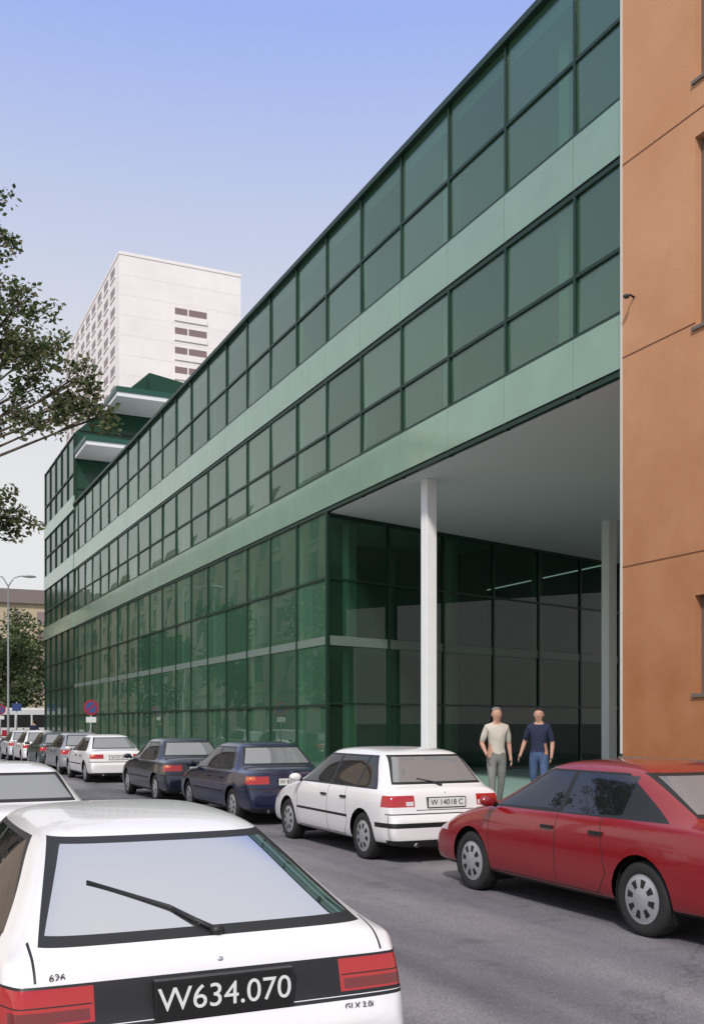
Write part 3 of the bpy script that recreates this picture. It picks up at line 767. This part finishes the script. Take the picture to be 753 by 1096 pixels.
    for wx in (S['rw'], S['fw']):
        cz = S['wr'] + .01
        circ = [(wx + R * math.cos(t), cz + R * math.sin(t)) for t in [2 * math.pi * k / 24 for k in range(24)]]
        region('side', circ, 0, low_side, delete=True)
    bvh = BVHTree.FromBMesh(bm)
    obj_from_bm(bm, "body", mats, e)
    bm = bmesh.new()
    for wx in (S['rw'], S['fw']):
        for s in (1, -1):
            cz = S['wr'] + .01
            pts = [2 * math.pi * k / 24 for k in range(25)]
            for k in range(24):
                a, b2 = pts[k], pts[k + 1]
                vs = [bm.verts.new((wx + R * math.cos(t), s * yy, cz + R * math.sin(t))) for t, yy in ((a, W * .93), (b2, W * .93), (b2, W - .36), (a, W - .36))]
                if min(v.co.z for v in vs) > .1: bm.faces.new(vs)
            vs = [bm.verts.new((wx + R * math.cos(t), s * (W - .36), cz + R * math.sin(t))) for t in pts[:-1] if cz + R * math.sin(t) > .16]
            bm.faces.new(vs)
    obj_from_bm(bm, "wheel_arch_liners", [UND], e)
    bm = bmesh.new(); r = S['wr']; hc = S.get('hub', 8)
    for wx in (S['rw'], S['fw']):
        for s in (1, -1):
            yo = W - .03
            ri = r * .66
            prof = [(r - .02, -.19), (r, -.17), (r, -.03), (r - .018, -.006), (r * .82, .0), (ri + .012, -.006), (ri, -.012), (ri - .02, -.008), (ri * .80, .0), (ri * .46, .004), (ri * .3, .012), (ri * .12, .016), (.003, .016)]
            seg = 48
            hole = (lambda k: 1 if (k % (seg // hc)) < (seg // hc) * .42 else 2)
            lathe(bm, prof, seg, (wx, s * yo, r), s, mats=[0, 0, 0, 0, 0, 1, 2, 2, hole, 2, 2, 2])
    bmesh.ops.recalc_face_normals(bm, faces=bm.faces)
    obj_from_bm(bm, "wheels", [TYRE, BLK, HUB], e)
    bm = bmesh.new()
    for s in (1, -1):
        ellipsoid(bm, (S['cowl'] - .22, s * (W + .06), bf + .09), (.05, .095, .058), 0)
        tube(bm, [(S['cowl'] - .2, s * (W - .05), bf + .05), (S['cowl'] - .21, s * (W + .04), bf + .08)], [.03, .03], 8, 1)
        for hx in ([bp_ + .12] + ([S['rw'] + .55] if S.get('four', True) else [])):
            h = bvh.ray_cast(Vector((hx, s * 2, bz(hx) - .1)), Vector((0, -s, 0)))
            if h[0]: add_box(bm, hx - .085, hx + .085, h[0].y - (.012 if s > 0 else .018), h[0].y + (.018 if s > 0 else .012), bz(hx) - .115, bz(hx) - .085, 1)
    obj_from_bm(bm, "mirrors_and_handles", [S.get('mirror', P), BLK], e)
    pz = S.get('pz', .735); pw = S.get('pw', .26); ph = S.get('ph', .056)
    h = bvh.ray_cast(Vector((-2, 0, pz)), Vector((1, 0, 0))); px = h[0].x if h[0] else 0
    h2 = bvh.ray_cast(Vector((-2, 0, pz - ph)), Vector((1, 0, 0))); px = min(px, h2[0].x if h2[0] else px)
    pl = empty("plate"); pl.parent = e
    boxes("plate_holder", [(px - .012, px + .03, -pw - .012, pw + .012, pz - ph - .01, pz + ph + .01)], [BLK], pl)
    boxes("plate_sheet", [(px - .015, px - .0121, -pw, pw, pz - ph, pz + ph)], [S['pm']], pl)
    make_text(S['plate'], ph * S.get('pts', 1.72), S['pt'], Matrix(((0, 0, -1, px - .0165), (-1, 0, 0, 0), (0, 1, 0, pz), (0, 0, 0, 1))), pl, "plate_number")
    bm = bmesh.new()
    if S.get('wiper'):
        def rs(y, z):
            hh = bvh.ray_cast(Vector((-2, y, z)), Vector((1, 0, 0))); return Vector((hh[0].x - .018, y, z)) if hh[0] else Vector((.3, y, z))
        pv, tip_, b0, b1 = [rs(*q) for q in S['wiper']]
        tube(bm, [pv, pv.lerp(tip_, .5) + Vector((-.01, 0, 0)), tip_], [.014, .009, .006], 6); tube(bm, [b0, tip_, b1], [.006, .008, .006], 6)
        ellipsoid(bm, pv, (.025, .03, .025))
    kx = bvh.ray_cast(Vector((-2, 0, dk - .06)), Vector((1, 0, 0)))
    if kx[0]: ellipsoid(bm, (kx[0].x, 0, dk - .07), (.008, .016, .016), 1)
    tube(bm, [(-.005, .45, .24), (.25, .45, .25)], [.025, .025], 10, 1)
    obj_from_bm(bm, "rear_fittings", [BLK, CHR], e)
    if S.get('badges'):
        for (txt, y, z, sz) in S['badges']:
            hh = bvh.ray_cast(Vector((-2, y, z)), Vector((1, 0, 0)))
            if hh[0]: make_text(txt, sz, MET, Matrix(((0, 0, -1, hh[0].x - .004), (-1, 0, 0, y), (0, 1, 0, z), (0, 0, 0, 1))), e, "badge")
    return e, bvh

WHITE = paint("white", (.78, .76, .755)); SILV = paint("silver", (.62, .63, .66)); REDP = paint("red", (.24, .006, .010), .22)
NAVY = paint("navy", (.010, .014, .045), .2); DNAV = paint("dark_blue", (.014, .018, .032), .2); GREY = paint("grey", (.25, .26, .28)); DGR = paint("dark_green", (.015, .04, .03))
CARW = 5.62 + .85
# foreground liftback
make_car((1.235, 3.73, 0), dict(paint=WHITE, L=4.45, W=.85, H=1.285, deck=.875, bl=.24, rr=1.10, rf=2.55, cowl=3.3, cz=.88, hz=.67, belt_r=.83, belt_f=.83, fw=3.55, rw=.93, lamps='band',
         plate="W634.070", pm=PLB, pt=PLW, rglass=CGM, sub=3, pz=.690, ph=.066, pw=.265, wiper=((-.02, .90), (.13, .98), (.02, .925), (.42, 1.07)), roofw=.65, bpil=2.0, cpil=.3, rwz=(.885, 1.215), rwb=.785, pts=1.9,
         badges=[("GLX 2.0i", -.56, .585, .035), ("626", .62, .80, .04)]))
make_car((CARW, 5.58, 0), dict(paint=REDP, L=4.4, W=.87, H=1.385, deck=.95, bl=.42, rr=1.25, rf=2.55, cowl=3.3, cz=.92, hz=.69, belt_r=.90, belt_f=.87, fw=3.54, rw=.95, hub=7, wr=.305,
         bpil=2.08, cpil=.22, cq=1.22, sub=3, mirror=REDP, rub=False))
make_car((CARW, 10.98, 0), dict(paint=WHITE, L=4.1, W=.85, H=1.40, deck=.93, bl=.26, rr=.70, rf=2.35, cowl=3.05, cz=.93, fw=3.34, rw=.78, plate="W 14018 C", bumper='strip', cpil=.17, cq=1.02, bpil=1.85,
         sub=3, pz=.75, wiper=((0, .955), (.10, 1.0), (.0, .975), (.28, 1.04)), lamps='side', hub=8))
make_car((CARW + .02, 16.15, 0), dict(paint=NAVY, L=4.4, W=.85, H=1.39, deck=.96, bl=.72, rr=1.18, rf=2.55, cowl=3.3, lamps='sedan', fw=3.55, rw=.88, cpil=.24, bpil=2.05, plate="W 82 951 K"))
make_car((CARW - .02, 21.35, 0), dict(paint=DNAV, L=4.4, W=.85, H=1.39, deck=.96, bl=.70, rr=1.18, rf=2.55, cowl=3.3, lamps='sedan', fw=3.55, rw=.88, cpil=.24, bpil=2.05, plate="W 3 305 T"))
make_car((CARW, 29.6, 0), dict(paint=WHITE, L=4.4, W=.85, H=1.38, deck=.94, bl=.60, rr=1.15, rf=2.55, cowl=3.3, lamps='sedan', fw=3.55, rw=.88, cpil=.24, bpil=2.05, plate="W 731 BA"))
make_car((CARW, 34.4, 0), dict(paint=GREY, lamps='side', detail=False)); make_car((CARW, 39.0, 0), dict(paint=DGR, lamps='side', detail=False))
make_car((CARW, 43.6, 0), dict(paint=WHITE, lamps='side', H=1.42, detail=False)); make_car((CARW, 48.3, 0), dict(paint=SILV, lamps='side', detail=False))
make_car((1.2, 9.7, 0), dict(paint=WHITE, H=1.31, bl=.62, rr=1.1, L=4.4, fw=3.55, rw=.88, cowl=3.3, rf=2.55, bpil=2.05, lamps='sedan'))
make_car((1.15, 15.3, 0), dict(paint=SILV, H=1.36)); make_car((1.15, 20.6, 0), dict(paint=GREY, H=1.4, detail=False))

# ------------------------------------------------------------------ bus at the junction
bus = empty("city_bus", (14, 94, 0))
bm = bmesh.new(); add_box(bm, -5.5, 5.5, -1.25, 1.25, .35, 3.05, 0)
bmesh.ops.bevel(bm, geom=bm.edges[:], offset=.14, segments=3, affect='EDGES')
obj_from_bm(bm, "bus_body", [pm("bus_white", (.72, .72, .72), .35)], bus)
boxes("bus_windows", [(-5.3 + k * 1.35, -4.1 + k * 1.35, -1.27, -1.24, 1.35, 2.45) for k in range(8)], [BLK], bus)
boxes("bus_stripe", [(-5.3, 5.3, -1.262, -1.24, .6, 1.0)], [RED], bus)
bm = bmesh.new()
for x in (-3.6, 3.4): lathe(bm, [(.3, -.25), (.48, -.25), (.48, 0), (.3, .01), (.01, .02)], 24, (x, -1.08, .48), -1)
obj_from_bm(bm, "bus_wheels", [TYRE], bus)

# ------------------------------------------------------------------ street furniture
GALV = pm("galvanised", (.38, .39, .4), .5, metal=.5)
sl = empty("street_lamp", (6.95, 60, .15))
bm = bmesh.new(); tube(bm, [(0, 0, 0), (0, 0, 1), (0, 0, 9.2), (-.3, 0, 9.7), (-1.4, 0, 9.85)], [.10, .07, .045, .035, .03], 10)
ellipsoid(bm, (-1.8, 0, 9.82), (.45, .14, .08)); tube(bm, [(0, 0, 9.2), (.3, 0, 9.7), (.8, 0, 9.85)], [.035, .035, .03], 10); ellipsoid(bm, (1.1, 0, 9.82), (.42, .14, .08))
obj_from_bm(bm, "pole_and_lanterns", [GALV], sl)
def round_sign(x, y, z):
    s = empty("traffic_sign", (x, y, .15))
    bm = bmesh.new(); tube(bm, [(0, 0, 0), (0, 0, z + .3)], [.03, .03], 10, 0)
    for rad, dy, mi in ((.30, -.05, 1), (.22, -.056, 2)):
        r_ = bmesh.ops.create_circle(bm, cap_ends=True, radius=rad, segments=28, matrix=Matrix.Translation((0, dy, z)) @ Matrix.Rotation(math.radians(90), 4, 'X'))
        for v in r_['verts']:
            for f in v.link_faces: f.material_index = mi
    add_box(bm, -.03, .03, -.062, -.058, -.21, .21, 1, Matrix.Translation((0, 0, z)) @ Matrix.Rotation(math.radians(45), 4, 'Y'))
    add_box(bm, -.2, .2, -.05, -.035, z - .60, z - .38, 3)
    obj_from_bm(bm, "pole_and_plates", [GALV, pm("sign_red", (.38, .02, .05), .4), pm("sign_blue", (.05, .09, .25), .4), PLW], s)
round_sign(7.95, 41.5, 2.2); round_sign(7.2, 66, 2.4)
bs_ = empty("direction_sign", (10.6, 86, .0))
bm = bmesh.new(); tube(bm, [(0, 0, 0), (0, 0, 3.4)], [.05, .05], 8); add_box(bm, -.35, .35, -.08, -.05, 2.7, 3.3, 1)
obj_from_bm(bm, "post_and_panel", [GALV, MATS["sign_blue"]], bs_)
cb = empty("construction_barrier", (9.2, 88, 0))
bm = bmesh.new()
for k in range(10): add_box(bm, -2.5 + k * .5, -2 + k * .5, -.03, .03, .75, 1.15, k % 2)
for x in (-2.2, 0, 2.2): add_box(bm, x - .05, x + .05, -.05, .05, 0, 1.3, 2)
obj_from_bm(bm, "boards_and_posts", [MATS["sign_red"], PLW, MET], cb)

# ------------------------------------------------------------------ people
SKIN = pm("skin", (.50, .28, .20), .6)
def make_person(loc, rot, H, shirt, trousers, hair, shoes, pose):
    e = empty("pedestrian", loc, rot); e.scale = (H / 1.8,) * 3
    J = dict(
        pelvis=((0, 0, .95), .155, None), waist=((0, .0, 1.08), .145, 'pelvis'), chest=((0, .01, 1.27), .165, 'waist'), upch=((0, 0, 1.41), .13, 'chest'),
        neck=((0, .0, 1.52), .056, 'upch'), jaw=((0, .025, 1.60), .078, 'neck'), head=((0, .015, 1.68), .108, 'jaw'), crown=((0, .0, 1.76), .075, 'head'))
    for s, n_ in ((1, 'l'), (-1, 'r')):
        P_ = pose[n_]
        J['sh' + n_] = ((s * .175, 0, 1.43), .072, 'upch')
        J['ua' + n_] = (tuple(Vector((s * .20, 0, 1.38)).lerp(Vector(P_['elbow']), .5)), .062, 'sh' + n_)
        J['el' + n_] = (P_['elbow'], .045, 'ua' + n_)
        J['fa' + n_] = (tuple(Vector(P_['elbow']).lerp(Vector(P_['wrist']), .4)), .043, 'el' + n_)
        J['wr' + n_] = (P_['wrist'], .028, 'fa' + n_)
        J['pa' + n_] = (P_['palm'], .034, 'wr' + n_)
        J['hip' + n_] = ((s * .095, 0, .87), .112, 'pelvis')
        J['th' + n_] = (tuple(Vector((s * .095, 0, .88)).lerp(Vector(P_['knee']), .5)), .092, 'hip' + n_)
        J['kn' + n_] = (P_['knee'], .068, 'th' + n_)
        J['ca' + n_] = (tuple(Vector(P_['knee']).lerp(Vector(P_['ankle']), .4)), .062, 'kn' + n_)
        J['an' + n_] = (P_['ankle'], .052, 'ca' + n_)
        J['bl' + n_] = (P_['ball'], .042, 'an' + n_)
        J['to' + n_] = (P_['toe'], .032, 'bl' + n_)
    names = list(J); idx = {n_: i for i, n_ in enumerate(names)}
    me = bpy.data.meshes.new("tmp"); me.from_pydata([J[n_][0] for n_ in names], [(idx[n_], idx[J[n_][2]]) for n_ in names if J[n_][2]], [])
    o = bpy.data.objects.new("tmp", me); col.objects.link(o)
    sk = o.modifiers.new("skin", 'SKIN'); sk.use_smooth_shade = True
    for n_ in names:
        v = me.skin_vertices[0].data[idx[n_]]; r = J[n_][1]; v.radius = (r, r); v.use_root = (n_ == 'pelvis')
    for n_, f in (('pelvis', (1.05, .8)), ('waist', (1.02, .78)), ('chest', (1.1, .74)), ('upch', (1.1, .72))):
        v = me.skin_vertices[0].data[idx[n_]]; r = J[n_][1]; v.radius = (r * f[0], r * f[1])
    ss = o.modifiers.new("sub", 'SUBSURF'); ss.levels = 2; ss.render_levels = 2
    bm = evaluated_bm(o); bpy.data.objects.remove(o)
    segs = [(n_, Vector(J[n_][0]), Vector(J[J[n_][2]][0])) for n_ in names if J[n_][2]]
    def regn(c):
        best = None; bd = 9
        for n_, a, b in segs:
            ab = b - a; t = max(0, min(1, (c - a).dot(ab) / ab.length_squared)); d = (c - (a + ab * t)).length
            if d < bd: bd = d; best = n_
        return best
    mats = [SKIN, shirt, trousers, shoes, hair]
    for f in bm.faces:
        c = f.calc_center_median(); n_ = regn(c); f.smooth = True
        if n_ in ('jaw', 'head', 'crown', 'neck'):
            mi = 0 if c.z > 1.485 else 1
            if c.z > 1.755 or (c.z > 1.64 and c.y < -.01) or (c.z > 1.6 and c.y < -.035): mi = 4
        elif n_ in ('upch', 'chest', 'waist'): mi = 1
        elif n_[:2] in ('sh', 'ua'): mi = 1
        elif n_[:2] == 'el': mi = 1 if (c - Vector(pose[n_[-1]]['elbow'])).length > .06 else 0
        elif n_[:2] in ('fa', 'wr', 'pa'): mi = 0
        elif n_.startswith('bl') or n_.startswith('to'): mi = 3
        else: mi = 2
        if mi == 2 and c.z > .97: mi = 1
        if mi == 1 and c.z < .93 and n_[:2] not in ('ua', 'sh', 'el'): mi = 2
        if mi == 2 and c.z < .065: mi = 3
        f.material_index = mi
    # the face is fitted onto the real surface of the head
    bvh = BVHTree.FromBMesh(bm)
    def fy(x, z):
        h = bvh.ray_cast(Vector((x, 1, z)), Vector((0, -1, 0))); return h[0].y if h[0] else .08
    def fx(z):
        h = bvh.ray_cast(Vector((1, .01, z)), Vector((-1, 0, 0))); return h[0].x if h[0] else .08
    eyes = fy(.03, 1.672); nose = fy(0, 1.645); mouth = fy(0, 1.612); ear = fx(1.66); bro = fy(.03, 1.692)
    obj_from_bm(bm, "figure", mats, e)
    bm = bmesh.new()
    ellipsoid(bm, (0, nose + .004, 1.645), (.010, .017, .020), 0)
    for s in (1, -1):
        ellipsoid(bm, (s * .030, eyes - .004, 1.672), (.010, .006, .005), 2); ellipsoid(bm, (s * .030, eyes + .0005, 1.672), (.004, .003, .004), 3)
        ellipsoid(bm, (s * .030, bro - .001, 1.690), (.013, .004, .0025), 1)
        ellipsoid(bm, (s * (ear + .002), .005, 1.66), (.010, .020, .030), 0)
    ellipsoid(bm, (0, mouth - .002, 1.610), (.020, .005, .004), 4)
    ellipsoid(bm, (0, -.022, 1.752), (ear * 1.0, ear * .98, .050), 1)
    for s, n_ in ((1, 'l'), (-1, 'r')):
        P_ = pose[n_]; wv = Vector(P_['wrist']); pv = Vector(P_['palm']); d = (pv - wv).normalized()
        fw = Vector((0, 1, 0)); sidev = (fw - d * fw.dot(d)).normalized(); inw = d.cross(sidev) * (1 if s < 0 else -1)
        for k, ln in enumerate((.068, .078, .073, .056)):
            r0 = pv + sidev * (.030 - .020 * k) + d * .012
            p1 = r0 + d * ln * .5; p2 = p1 + (d * .9 + inw * .35).normalized() * ln * .33; p3 = p2 + (d * .7 + inw * .7).normalized() * ln * .25
            tube(bm, [r0, p1, p2, p3], [.0095, .009, .0085, .006], 7, 0)
        t0 = wv.lerp(pv, .55) + sidev * .022
        tube(bm, [t0, t0 + (sidev * .7 + d * .6).normalized() * .035, t0 + (sidev * .5 + d * .9).normalized() * .065], [.013, .011, .007], 7, 0)
    obj_from_bm(bm, "face_and_hands", [SKIN, hair, PLW, BLK, pm("lips", (.35, .13, .11), .5)], e)
    return e
beige = pm("shirt_beige", (.56, .52, .45), .9, var=.15, vscale=6); greyt = pm("trousers_grey", (.21, .21, .20), .9, var=.2, vscale=5)
navyt = pm("tshirt_navy", (.018, .024, .06), .9); jeans = pm("jeans_blue", (.06, .10, .20), .9, var=.25, vscale=6)
ghair = pm("hair_grey", (.20, .18, .16), .9); dhair = pm("hair_dark", (.02, .015, .012), .9); shoe = pm("shoe_leather", (.05, .035, .025), .5)
poseA = dict(l=dict(elbow=(.26, -.05, 1.15), wrist=(.23, .12, .98), palm=(.215, .18, .93), knee=(.11, .10, .50), ankle=(.11, .09, .085), ball=(.12, .19, .045), toe=(.125, .25, .035)),
             r=dict(elbow=(-.25, -.07, 1.14), wrist=(-.26, .0, .90), palm=(-.26, .03, .82), knee=(-.10, -.02, .49), ankle=(-.10, -.17, .10), ball=(-.11, -.07, .045), toe=(-.115, -.01, .035)))
poseB = dict(l=dict(elbow=(.28, -.07, 1.16), wrist=(.34, .02, .93), palm=(.36, .06, .86), knee=(.10, .02, .50), ankle=(.10, -.13, .09), ball=(.11, -.03, .045), toe=(.115, .03, .035)),
             r=dict(elbow=(-.25, -.02, 1.13), wrist=(-.255, .11, .91), palm=(-.25, .15, .84), knee=(-.12, .13, .51), ankle=(-.12, .17, .085), ball=(-.13, .27, .045), toe=(-.135, .33, .035)))
face = math.pi - TH
make_person((10.62, 16.3, .15), face + .15, 1.88, beige, greyt, ghair, shoe, poseA)
make_person((11.9, 16.75, .15), face - .35, 1.88, navyt, jeans, dhair, shoe, poseB)
make_person((8.4, 60.5, .15), .3, 1.75, navyt, pm("trousers_dark", (.03, .03, .03), .9), dhair, shoe, poseB)
